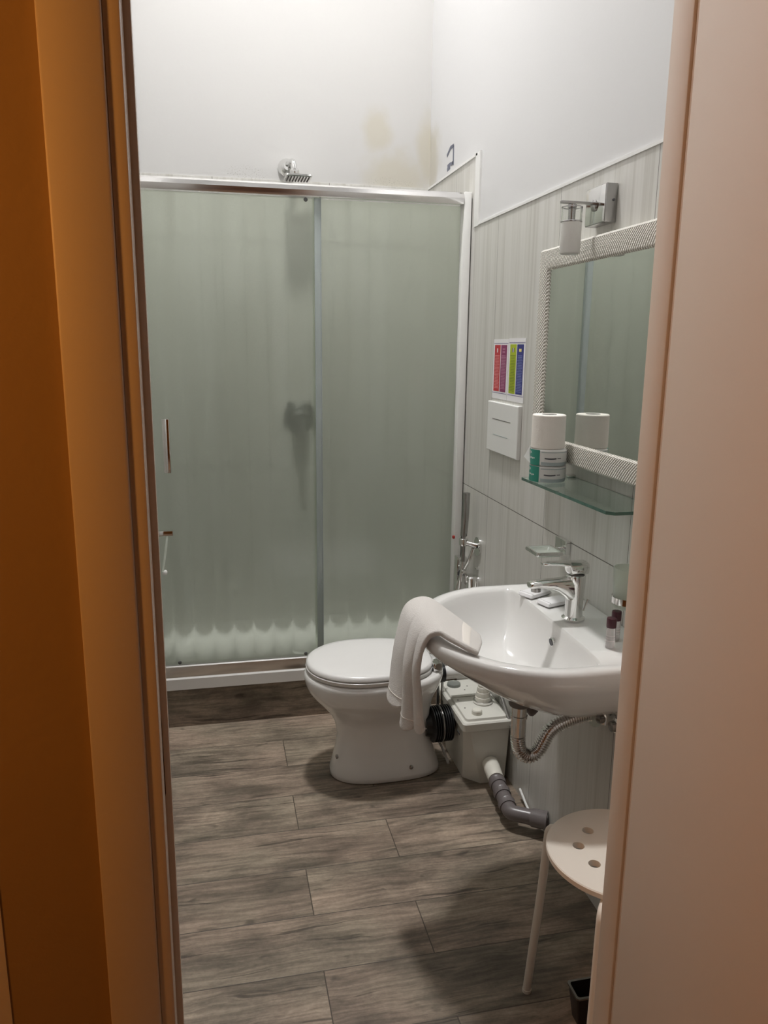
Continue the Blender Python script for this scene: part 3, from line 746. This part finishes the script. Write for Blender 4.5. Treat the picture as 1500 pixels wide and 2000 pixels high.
# ================================================================ BASIN TRAP
t = thing('basin_trap', (.70, SYC, .50), 'chrome bottle-less waste with ribbed flexible hose under the washbasin', 'waste trap')
B().lathe([(.024, .562), (.026, .566), (.026, .588), (.022, .592)], (.688, SYC-.0, 0)).build('plug_nut', 'seam', t)
B().lathe([(.0185, .485), (.0185, .53), (.0205, .531), (.0205, .537), (.0185, .538), (.0185, .562)], (.688, SYC, 0)).build('tailpiece', 'chrome', t)
hp = [(.688, SYC, .488), (.689, SYC, .462), (.697, SYC, .437), (.715, SYC-.002, .425), (.738, SYC-.002, .432), (.752, SYC-.002, .458), (.768, SYC, .487), (.79, SYC, .502), (.82, SYC, .512), (.850, SYC, .520), (.872, SYC, .522)]
B().tube(hp, .0165, 20, smooth=2, corr=(.0062, .0020)).build('flexible_hose', 'alu', t, angle=60)
B().tube([(.868, SYC, .522), (.9045, SYC, .523)], .016, 20).build('wall_tube', 'alu', t)
B().tube([(.880, SYC, .522), (.888, SYC, .522), (.8885, SYC, .522)], [.033, .033, .03], 28).build('wall_flange', 'cup', t)
sn = B().lathe([(.006, -.030), (.011, -.024), (.019, -.012), (.0205, 0), (.018, .010), (.010, .018)], (.729, SYC+.020, .552), (0, 0, 1)).build('side_nozzle', 'grey_pvc', t)
B().lathe([(.012, .016), (.013, .020), (.013, .040), (.010, .042)], (.729, SYC+.020, .552), (0, 0, 1)).tube([(.706, SYC+.006, .585), (.728, SYC+.020, .585)], .007, 12).build('nozzle_cap', 'seam', sn)
def valve(y, z, lab):
    t = thing('angle_valve', (.885, y, z), lab, 'valve')
    B().tube([(.906, y, z), (.875, y, z)], .010, 16).build('inlet', 'chrome', t)
    B().lathe([(.011, -.014), (.012, 0), (.009, .020)], (.876, y, z), (0, 0, 1)).build('body', 'chrome', t)
    B().lathe([(.012, 0), (.013, .004), (.012, .014), (0, .015)], (.872, y, z), (-1, 0, 0), 12).build('handle', 'brushed', t)
    B().tube([(.876, y, z+.018), (.876, y+.002, z+.026), (.872, y+.006, z+.034)], .005, 12, 2).build('braided_hose', 'brushed', t)
valve(1.535, .545, 'small chrome angle valve on the wall above the flexible hose end')
valve(1.475, .555, 'small chrome angle valve nearest the door under the washbasin')
o = B().tube([(.905, 1.70, .61), (.904, 1.70, .515), (.905, 1.695, .50)], .0035, 8).tube([(.905, 1.70, .607), (.904, 1.68, .607)], .0035, 8).build('bracket', 'seam', None, (.905, 1.69, .56))
tag(o, 'thin dark bracket on the tiles under the washbasin', 'bracket')
# thin hoses from pump up the wall
o = B().tube([(.890, 2.30, .30), (.893, 2.22, .27), (.897, 2.15, .205), (.897, 2.12, .17)], .005, 10, 2).tube([(.875, 2.33, .31), (.885, 2.25, .30), (.893, 2.16, .225)], .005, 10, 2).tube([(.850, 2.275, .29), (.853, 2.28, .34), (.862, 2.27, .37), (.878, 2.24, .36), (.889, 2.18, .30)], .006, 10, 2).build('hose', 'brushed', None, (.88, 2.22, .25))
tag(o, 'grey flexible hoses over the pump lid beside the wall', 'hose')

# ================================================================ STOOL
scx, scy, SR, SEATZ = .735, 1.196, .139, .45
t = thing('stool', (scx, scy, 0), 'cream metal stool with round perforated seat beside the door frame', 'stool')
b_ = B()
holes = [(.704, 1.266), (.664, 1.225), (.669, 1.169)]
holes = holes[:3] + [(.712, 1.130), (.768, 1.132), (.802, 1.172), (.766, 1.262), (.802, 1.224)]
outer_ = [Vector((scx+SR*math.cos(2*PI*i/96), scy+SR*math.sin(2*PI*i/96), SEATZ)) for i in range(96)]
def disc(z, r):
    vs = []; es = []
    P = [(scx+r*math.cos(2*PI*i/96), scy+r*math.sin(2*PI*i/96)) for i in range(96)]
    loops = [P] + [[(x+.0115*math.cos(2*PI*i/24), y+.0115*math.sin(2*PI*i/24)) for i in range(24)] for x, y in holes]
    edges = []
    for L in loops:
        v_ = [b_.bm.verts.new((x, y, z)) for x, y in L]
        for i in range(len(v_)): edges.append(b_.bm.edges.new((v_[i], v_[(i+1) % len(v_)])))
        vs.append(v_)
    r_ = bmesh.ops.triangle_fill(b_.bm, use_beauty=True, use_dissolve=False, edges=edges)
    return vs
a = disc(SEATZ, SR-.002); c = disc(SEATZ-.013, SR-.002)
mid = [[b_.bm.verts.new((scx+SR*math.cos(2*PI*i/96), scy+SR*math.sin(2*PI*i/96), zz)) for i in range(96)] for zz in (SEATZ-.002, SEATZ-.011)]
def bridge(p, q):
    for i in range(len(p)): 
        j = (i+1) % len(p); b_.bm.faces.new((p[i], p[j], q[j], q[i]))
bridge(a[0], mid[0]); bridge(mid[0], mid[1]); bridge(mid[1], c[0])
for p, q in zip(a[1:], c[1:]): bridge(p, q)
b_.build('seat', 'stool', t, angle=30)
for k in range(4):
    an = math.radians((123, 231, 303, 51)[k])
    d = Vector((math.cos(an), math.sin(an), 0)); z1 = SEATZ-.0225
    C0 = Vector((scx, scy, 0))
    pts = [C0+d*.02+Vector((0, 0, z1)), C0+d*.07+Vector((0, 0, z1)), C0+d*.128+Vector((0, 0, z1)), C0+d*.156+Vector((0, 0, z1-.002)), C0+d*.159+Vector((0, 0, z1-.040)), C0+d*.165+Vector((0, 0, z1-.15)), C0+d*.178+Vector((0, 0, z1-.30)), C0+d*.188+Vector((0, 0, .006))]
    lg = B().tube(pts, .0090, 18, 2).build('leg', 'stool', t)
    B().tube([C0+d*.188+Vector((0, 0, .0)), C0+d*.1875+Vector((0, 0, .008))], .0100, 18).build('foot_cap', 'pump_cap', lg)
# small dark bin under the stool
t = thing('waste_bin', (.775, 1.225, 0), 'small black open waste bin on the floor under the stool', 'bin')
b_ = B()
bx0, bx1, by0, by1 = .694, .81, 1.238, 1.286
b_.rings([rr(bx0+.010, bx1-.010, by0+.006, by1-.006, 0, .006), rr(bx0, bx1, by0, by1, .075, .006), rr(bx0+.0025, bx1-.0025, by0+.0025, by1-.0025, .075, .006), rr(bx0+.012, bx1-.012, by0+.008, by1-.008, .003, .006)])
b_.build('tub', 'bin', t)
b_ = B(); b_.rings([rr(bx0-.002, bx1+.002, by0-.002, by1+.002, .0735, .007), rr(bx0-.002, bx1+.002, by0-.002, by1+.002, .077, .007), rr(bx0+.003, bx1-.003, by0+.003, by1-.003, .077, .006), rr(bx0+.003, bx1-.003, by0+.003, by1-.003, .0752, .006)], False, False)
b_.build('rim', 'brushed', t)

# ================================================================ MIRROR
my0, my1, mz0, mz1 = 1.18, 2.022, 1.112, 1.652; fw = .055; mx = .865
t = thing('wall_mirror', (.885, 1.60, 1.112), 'rectangular wall mirror in an embossed silver-white frame above the glass shelf', 'mirror')
def fr(y0, y1, z0, z1, x): return [Vector((x, y0, z0)), Vector((x, y1, z0)), Vector((x, y1, z1)), Vector((x, y0, z1))]
b_ = B()
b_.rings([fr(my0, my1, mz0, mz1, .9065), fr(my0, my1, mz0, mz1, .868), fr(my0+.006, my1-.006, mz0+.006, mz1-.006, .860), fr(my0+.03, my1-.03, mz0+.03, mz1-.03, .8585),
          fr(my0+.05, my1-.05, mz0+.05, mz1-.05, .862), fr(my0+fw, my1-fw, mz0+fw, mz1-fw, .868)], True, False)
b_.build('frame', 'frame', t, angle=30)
B().box(.868, .872, my0+fw-.004, my1-fw+.004, mz0+fw-.004, mz1-fw+.004).build('mirror_glass', 'mirror', t)
# ================================================================ WALL LAMP
t = thing('wall_lamp', (WX, 1.755, 1.72), 'chrome wall lamp with opal glass cylinder shade above the mirror', 'wall lamp')
B().box(.878, .9065, 1.706, 1.803, 1.680, 1.764, .0015).build('mounting_box', 'brushed', t)
B().box(.8765, .8781, 1.708, 1.801, 1.682, 1.762, .0005).build('front_plate', 'chrome', t)
B().lathe([(.013, 0), (.013, .004), (.008, .007)], (.8764, 1.755, 1.722), (-1, 0, 0), 24).box(.785, .877, 1.735, 1.745, 1.7205, 1.7265, .001).build('arm', 'brushed', t)
B().tube([(.8975, 1.7062, 1.728), (.8975, 1.7045, 1.728)], .003, 12).build('screw', 'ink', t)
LXC, LYC = .811, 1.735
B().lathe([(.004, 0), (.010, -.002), (.010, -.010)], (LXC, LYC, 1.7205), seg=24).tube([(LXC, LYC, 1.71), (LXC, LYC, 1.678)], .008, 16).build('lamp_socket', 'brushed', t)
b_ = B(); b_.lathe([(.0235, 1.680), (.0235, 1.713), (.0215, 1.713), (.0215, 1.680)], (LXC, LYC, 0), seg=36, cap0=False, cap1=False); b_.build('glass_collar', 'clear', t)
B().lathe([(.0238, 1.6795), (.0245, 1.681), (.0238, 1.6825)], (LXC, LYC, 0), seg=36, cap0=False, cap1=False).build('collar_ring', 'brushed', t)
B().lathe([(.0238, 1.711), (.0243, 1.712), (.0238, 1.7135)], (LXC, LYC, 0), seg=36, cap0=False, cap1=False).build('collar_ring', 'brushed', t)
B().lathe([(.018, 1.610), (.0225, 1.612), (.0235, 1.616), (.0235, 1.6795), (.012, 1.6797)], (LXC, LYC, 0), seg=36).build('shade', 'opal', t)

# ================================================================ GLASS SHELF WITH ROLLS
SHZ = 1.072
t = thing('glass_shelf', (.86, 1.70, SHZ), 'clear green-edged glass shelf on the tiles below the mirror', 'shelf')
sh = [(.9055, 1.945), (.808, 1.938), (.800, 1.930), (.812, 1.52), (.826, 1.492), (.9055, 1.492)]
sh = [(.9055, 1.850), (.768, 1.850), (.766, 1.846), (.778, 1.422), (.792, 1.408), (.9055, 1.408)]
b_ = B(); b_.prism([(x, y, SHZ-.007) for x, y in sh], (0, 0, .007)); pn = b_.build('pane', 'glass', t)
pn.data.materials.append(M['glass_edge'])
for f_ in pn.data.polygons:
    if abs(f_.normal.z) < .5: f_.material_index = 1
for y in (1.835, 1.425):
    B().box(.884, .9065, y-.010, y+.010, SHZ-.014, SHZ-.0075, .001).box(.884, .9065, y-.010, y+.010, SHZ+.0005, SHZ+.006, .001).box(.9057, .9065, y-.010, y+.010, SHZ-.014, SHZ+.006).build('clamp', 'chrome', t)
RX, RY = .8125, 1.793
def wrapped(z0, lab):
    h = .0405; r = .0450
    t = thing('wrapped_toilet_roll', (RX, RY, z0), lab, 'toilet roll', 'wrapped toilet rolls on the glass shelf')
    B().lathe([(.02, 0), (r-.003, 0), (r, .003), (r, h-.003), (r-.003, h), (.02, h)], (RX, RY, z0+.0004), seg=48).build('roll', 'label_white', t)
    def patch(a0, a1, za, zb, rr_, mat, nm, wave=0):
        b_ = B(); P = []
        n_ = 24
        lo = [(RX+rr_*math.cos(a0+(a1-a0)*i/n_), RY+rr_*math.sin(a0+(a1-a0)*i/n_), z0+za+wave*math.sin(PI*i/n_)) for i in range(n_+1)]
        hi = [(x, y, z0+zb+wave*.6*math.sin(PI*i/n_)) for i, (x, y, z) in enumerate(lo)]
        a_ = [b_.bm.verts.new(p) for p in lo]; c_ = [b_.bm.verts.new(p) for p in hi]
        for i in range(n_): b_.bm.faces.new((a_[i], a_[i+1], c_[i+1], c_[i]))
        return b_.build(nm, mat, t)
    # camera looks from angle about -115 deg; left side is ~ -200 deg
    patch(math.radians(-212), math.radians(-141), .001, h-.001, r+.0004, 'label_green', 'green_label')
    patch(math.radians(-136), math.radians(-40), .003, .011, r+.0004, 'label_blue', 'blue_wave', -.002)
    patch(math.radians(-136), math.radians(-40), h-.007, h-.005, r+.0004, 'label_blue', 'blue_line', 0)
    patch(math.radians(-125), math.radians(-88), .0185, .0215, r+.0006, 'ink', 'lettering', -.0012)
    patch(math.radians(-85), math.radians(-72), .0193, .0213, r+.0006, 'ink', 'lettering', 0)
    for k, (a_, za, zb) in enumerate(((-190, .027, .036), (-182, .029, .034), (-186, .016, .021), (-178, .017, .021), (-170, .016, .020), (-163, .017, .020))):
        patch(math.radians(a_-2.4), math.radians(a_+2.4), za, zb, r+.0006, 'label_white', 'pictogram')
    return t
z1 = SHZ
w1 = wrapped(z1, 'toilet roll in green and white wrapper, bottom of the stack on the shelf')
w2 = wrapped(z1+.0412, 'toilet roll in green and white wrapper, middle of the stack under the bare roll')
# loose wrapper flap
b_ = B(); b_.prism([(RX-.041, RY+.020, z1+.088), (RX-.060, RY+.012, z1+.060), (RX-.0455, RY+.004, z1+.044), (RX-.0460, RY+.010, z1+.068)], (.0015, .002, 0)); b_.build('wrapper_flap', 'label_white', w2)
t = thing('toilet_roll', (RX-.003, RY, z1+.0826), 'unwrapped white toilet roll on top of two wrapped rolls', 'toilet roll')
hz0 = z1+.0826
B().lathe([(.019, 0), (.040, 0), (.0415, .002), (.0412, .081), (.0395, .083), (.019, .083)], (RX-.003, RY, hz0), seg=56, cap0=False, cap1=False).build('tissue', 'tissue', t)
B().lathe([(.0188, .0005), (.0188, .0835), (.0178, .0835), (.0178, .0005)], (RX-.003, RY, hz0), seg=36, cap0=False, cap1=False).build('core', 'label_white', t)

# ================================================================ SHEETS AND FLUSH PLATE
def sheet(y0, y1, z0, z1, cols, lab):
    t = thing('notice_sheet', (WX, (y0+y1)/2, z0), lab, 'notice', 'notice sheets taped above the flush plate')
    x = WX-.0012
    B().box(x, WX-.0003, y0, y1, z0, z1).build('sheet', 'paper', t)
    B().box(x-.0003, x+.0001, y0+.004, y1-.004, z0+.018, z0+.020).build('border_line', 'line_violet', t)
    B().box(x-.0003, x+.0001, y0+.004, y1-.004, z1-.014, z1-.012).build('border_line', 'line_violet', t)
    w = (y1-y0)
    for k, (cm, tm, flag) in enumerate(cols):         # k=0 is the far (left) column
        cy0 = y1 - .010 - (k+1)*(w-.020)/2 + .003; cy1 = y1 - .010 - k*(w-.020)/2 - .003
        zb, zt = z0+.024, z1-.018
        c = B().box(x-.0004, x+.0002, cy0, cy1, zb, zt).build(cm+'_column', cm, t)
        b_ = B(); rnd = random.Random(k+int(y0*100)); z = zt-.034; cyc = (cy0+cy1)/2
        while z > zb+.006:
            hl = (cy1-cy0)*rnd.uniform(.28, .42)
            b_.box(x-.0007, x-.0003, cyc-hl, cyc+hl, z-.0011, z+.0011); z -= .0047
        b_.build('text_lines', tm, c)
        # small flag at the head of the column
        fy0, fy1, fz0, fz1 = cyc-.011, cyc+.011, zt-.024, zt-.011
        if flag == 'stripe': B().box(x-.0007, x-.0003, cyc-.004, cyc+.004, fz0, fz1).build('flag', 'paper', c)
        elif flag == 'cross': B().box(x-.0007, x-.0003, fy0, fy1, fz0, fz0+.004).box(x-.0007, x-.0003, fy0, fy1, fz1-.004, fz1).build('flag', 'txt_maroon', c)
        elif flag == 'tri': 
            q = B().box(x-.0007, x-.0003, cyc-.003, cyc+.003, fz0, fz1).build('flag', 'paper', c)
            B().box(x-.0007, x-.0003, cyc+.004, cyc+.009, fz0, fz1).box(x-.0007, x-.0003, cyc-.009, cyc-.004, fz0, fz1).build('flag_bands', 'ink', c)
        else: B().box(x-.0007, x-.0003, cyc-.009, cyc+.009, fz0+.002, fz1-.002).build('flag', 'yellow', c)
sheet(2.3375, 2.472, 1.234, 1.424, (('red', 'txt_red', 'stripe'), ('maroon', 'txt_maroon', 'cross')), 'white notice sheet with red and maroon columns, left of the pair')
sheet(2.200, 2.3355, 1.234, 1.426, (('lime', 'txt_lime', 'tri'), ('navy', 'txt_navy', 'yel')), 'white notice sheet with lime and navy columns, right of the pair')
t = thing('flush_plate', (WX, 2.34, 1.06), 'white rectangular dual flush plate on the tiled wall below the notices', 'flush plate')
b_ = B()
def yz(y0, y1, z0, z1, x): return [Vector((x, y0, z0)), Vector((x, y1, z0)), Vector((x, y1, z1)), Vector((x, y0, z1))]
b_.rings([yz(2.206, 2.474, 1.062, 1.224, .9065), yz(2.206, 2.474, 1.062, 1.224, .896), yz(2.208, 2.472, 1.064, 1.222, .894)]); b_.build('plate', 'white_trim', t)
B().box(.8936, .8942, 2.265, 2.425, 1.168, 1.1705).build('button_gap', 'seam', t)
B().box(.8936, .8942, 2.285, 2.415, 1.118, 1.1195).build('button_gap', 'label_blue', t)
# marker drawing on the plaster
b_ = B(); x = WX-.0002+.002
for (y0, z0, y1, z1) in ((3.085, 2.118, 3.04, 2.138), (3.04, 2.138, 3.000, 2.137), (3.002, 2.137, 3.000, 2.068), (3.000, 2.078, 3.030, 2.077), (3.035, 2.080, 3.075, 2.078), (3.040, 2.068, 3.078, 2.066)):
    d = Vector((0, y1-y0, z1-z0)); p = Vector((0, -d.z, d.y)).normalized()*.0058
    a = Vector((x, y0, z0)); c = Vector((x, y1, z1)); b_.prism([a-p, a+p, c+p, c-p], (.0012, 0, 0))
o = b_.build('pen_mark', 'marker', None, (WX, 3.04, 2.10)); tag(o, 'blue-grey pen bracket drawn on the white plaster above the shower tiles', 'wall mark')

# ================================================================ SOAP DISH, TUMBLER
t = thing('soap_dish', (WX, 1.855, .875), 'chrome wall soap dish mounted above the tap', 'soap dish')
B().box(.892, .9065, 1.828, 1.894, .862, .900, .002).build('wall_mount', 'chrome', t)
B().box(.872, .894, 1.848, 1.858, .872, .879, .002).build('arm', 'chrome', t)
dx0, dx1, dy0, dy1 = .800, .874, 1.800, 1.880
b_ = B(); b_.rings([rr(dx0, dx1, dy0, dy1, .870, .006), rr(dx0-.001, dx1+.001, dy0-.001, dy1+.001, .873, .006), rr(dx0, dx1, dy0, dy1, .879, .006), rr(dx0+.005, dx1-.005, dy0+.005, dy1-.005, .879, .005), rr(dx0+.005, dx1-.005, dy0+.005, dy1-.005, .870, .005)], False, False); b_.build('frame', 'chrome', t)
b_ = B(); b_.rings([rr(dx0+.0055, dx1-.0055, dy0+.0055, dy1-.0055, .866, .005), rr(dx0+.0052, dx1-.0052, dy0+.0052, dy1-.0052, .876, .005), rr(dx0+.008, dx1-.008, dy0+.008, dy1-.008, .876, .005), rr(dx0+.015, dx1-.015, dy0+.015, dy1-.015, .869, .005)]); b_.build('dish', 'cup', t)
t = thing('tumbler', (.866, 1.462, .86), 'frosted glass tumbler held in a chrome wall ring near the door frame', 'tumbler')
b_ = B(); b_.lathe([(0, .845), (.026, .845), (.029, .848), (.0335, .935), (.0315, .935), (.027, .850), (0, .849)], (.866, 1.462, 0), seg=40, cap0=False, cap1=False); b_.build('cup', 'cup', t)
t = thing('tumbler_holder', (WX, 1.462, .866), 'chrome ring holder on the wall carrying the frosted tumbler', 'holder')
B().lathe([(.0325, .857), (.0345, .857), (.0345, .871), (.0325, .871), (.0325, .857)], (.866, 1.462, 0), seg=40, cap0=False, cap1=False).build('ring', 'chrome', t)
B().box(.8995, .9065, 1.435, 1.489, .84, .888, .002).build('wall_mount', 'chrome', t)

# ================================================================ BIDET SPRAY
t = thing('bidet_spray', (WX, 2.56, .70), 'chrome hand spray hanging in its wall holder between shower and washbasin', 'hand spray')
B().tube([(.858, 2.575, .735), (.862, 2.575, .80), (.864, 2.575, .892)], [.0125, .0125, .0125], 20).build('spray_handle', 'brushed', t)
B().tube([(.858, 2.575, .64), (.858, 2.575, .735)], .007, 16).build('neck', 'brushed', t)
B().tube([(.9065, 2.55, .70), (.900, 2.55, .70), (.899, 2.55, .70)], [.034, .034, .018], 28).build('flange', 'chrome', t)
B().tube([(.90, 2.55, .702), (.876, 2.56, .708), (.856, 2.575, .712)], .0095, 18).lathe([(.0155, -.012), (.0165, -.008), (.0165, .012), (.0145, .014)], (.858, 2.575, .712), seg=24).build('holder_arm', 'chrome', t)
B().tube([(.885, 2.545, .695), (.874, 2.55, .65), (.858, 2.575, .60), (.846, 2.605, .53), (.848, 2.62, .47), (.850, 2.61, .40), (.846, 2.59, .40), (.846, 2.582, .47), (.852, 2.577, .58), (.858, 2.575, .64)], .0065, 14, 2).build('hose', 'alu', t)
t = thing('bidet_mixer', (WX, 2.56, .56), 'chrome mixer valve on the wall just behind the washbasin rim', 'mixer valve')
B().tube([(.9065, 2.56, .555), (.899, 2.56, .555)], .038, 28).build('wall_plate', 'chrome', t)
B().lathe([(.020, 0), (.022, .03), (.018, .036), (0, .037)], (.899, 2.56, .575), (-1, 0, 0), 24).lathe([(.020, -.06), (.021, -.05), (.021, 0), (.016, .006)], (.885, 2.548, .585)).build('body', 'chrome', t)
B().box(.846, .864, 2.549, 2.561, .600, .612, .003).build('lever', 'chrome', t)
B().lathe([(.006, 0), (.006, .01), (0, .012)], (.9065, 2.545, .620), (-1, 0, 0), 12).build('screw_cap', 'chrome', t)
# chrome paper holder near the shower
t = thing('paper_holder', (WX, 2.69, .50), 'chrome toilet paper holder plate on the wall beside the shower post', 'paper holder')
B().box(.868, .9065, 2.672, 2.708, .47, .628, .004).build('cover', 'chrome', t)
B().tube([(.884, 2.6715, .565), (.884, 2.669, .565)], .014, 24).build('opening', 'ink', t)
# small towel hook on the left wall
t = thing('towel_hook', (LX, 2.58, .79), 'small chrome hook holder on the left wall in front of the shower', 'hook')
B().box(LX+.0003, LX+.006, 2.55, 2.61, .775, .80, .001).box(LX+.005, -.150, 2.570, 2.590, .778, .7945, .001).build('arm', 'chrome', t)
B().tube([(-.168, 2.58, .787), (-.172, 2.56, .75), (-.180, 2.55, .70), (-.186, 2.54, .665)], .0035, 12).build('rod', 'cup', t)
B().lathe([(.007, 0), (.008, .004), (.008, .010), (.006, .013), (0, .013)], (-.180, 2.545, .655), (0, 0, 1), 16).build('knob', 'white_trim', t)
# red clip on shower post
o = B().box(.866, .876, 2.730, 2.7415, .684, .696, .003).build('plastic_clip', 'red_plastic', None, (.876, 2.735, .69))
tag(o, 'tiny red plastic clip on the right shower screen post', 'clip')

# ================================================================ LAMPS
t = thing('ceiling_lamp', (CEIL_LAMP[0], CEIL_LAMP[1], CZ), 'round white ceiling lamp with an added baffle skirt, high above the bathroom', 'ceiling lamp')
x, y, z = CEIL_LAMP
B().lathe([(.02, CZ-.0005), (.150, CZ-.0005), (.150, CZ-.14), (.142, CZ-.14), (.142, CZ-.022), (.02, CZ-.022)], (x, y, 0), seg=48).build('base_baffle', 'white_trim', t)  # deep skirt added as a baffle to dim the upper walls
B().lathe([(.138, CZ-.0245), (.138, CZ-.028), (.10, CZ-.032), (.05, CZ-.034), (.0, CZ-.035)], (x, y, 0), seg=48).build('diffuser', 'lamp', t)
t = thing('hall_lamp', HALL_LAMP, 'warm ball lamp on the hall wall', 'wall lamp')
x, y, z = HALL_LAMP
bb = B(); bmesh.ops.create_uvsphere(bb.bm, u_segments=32, v_segments=16, radius=.09)
for v in bb.bm.verts: v.co += Vector((x, y, z))
bb.build('globe', 'hall_lamp', t)
B().tube([(-1.299, y, z), (x-.085, y, z)], .015, 16).build('arm', 'brushed', t)

for o in bpy.data.objects:
    if '_w' in o: del o['_w']
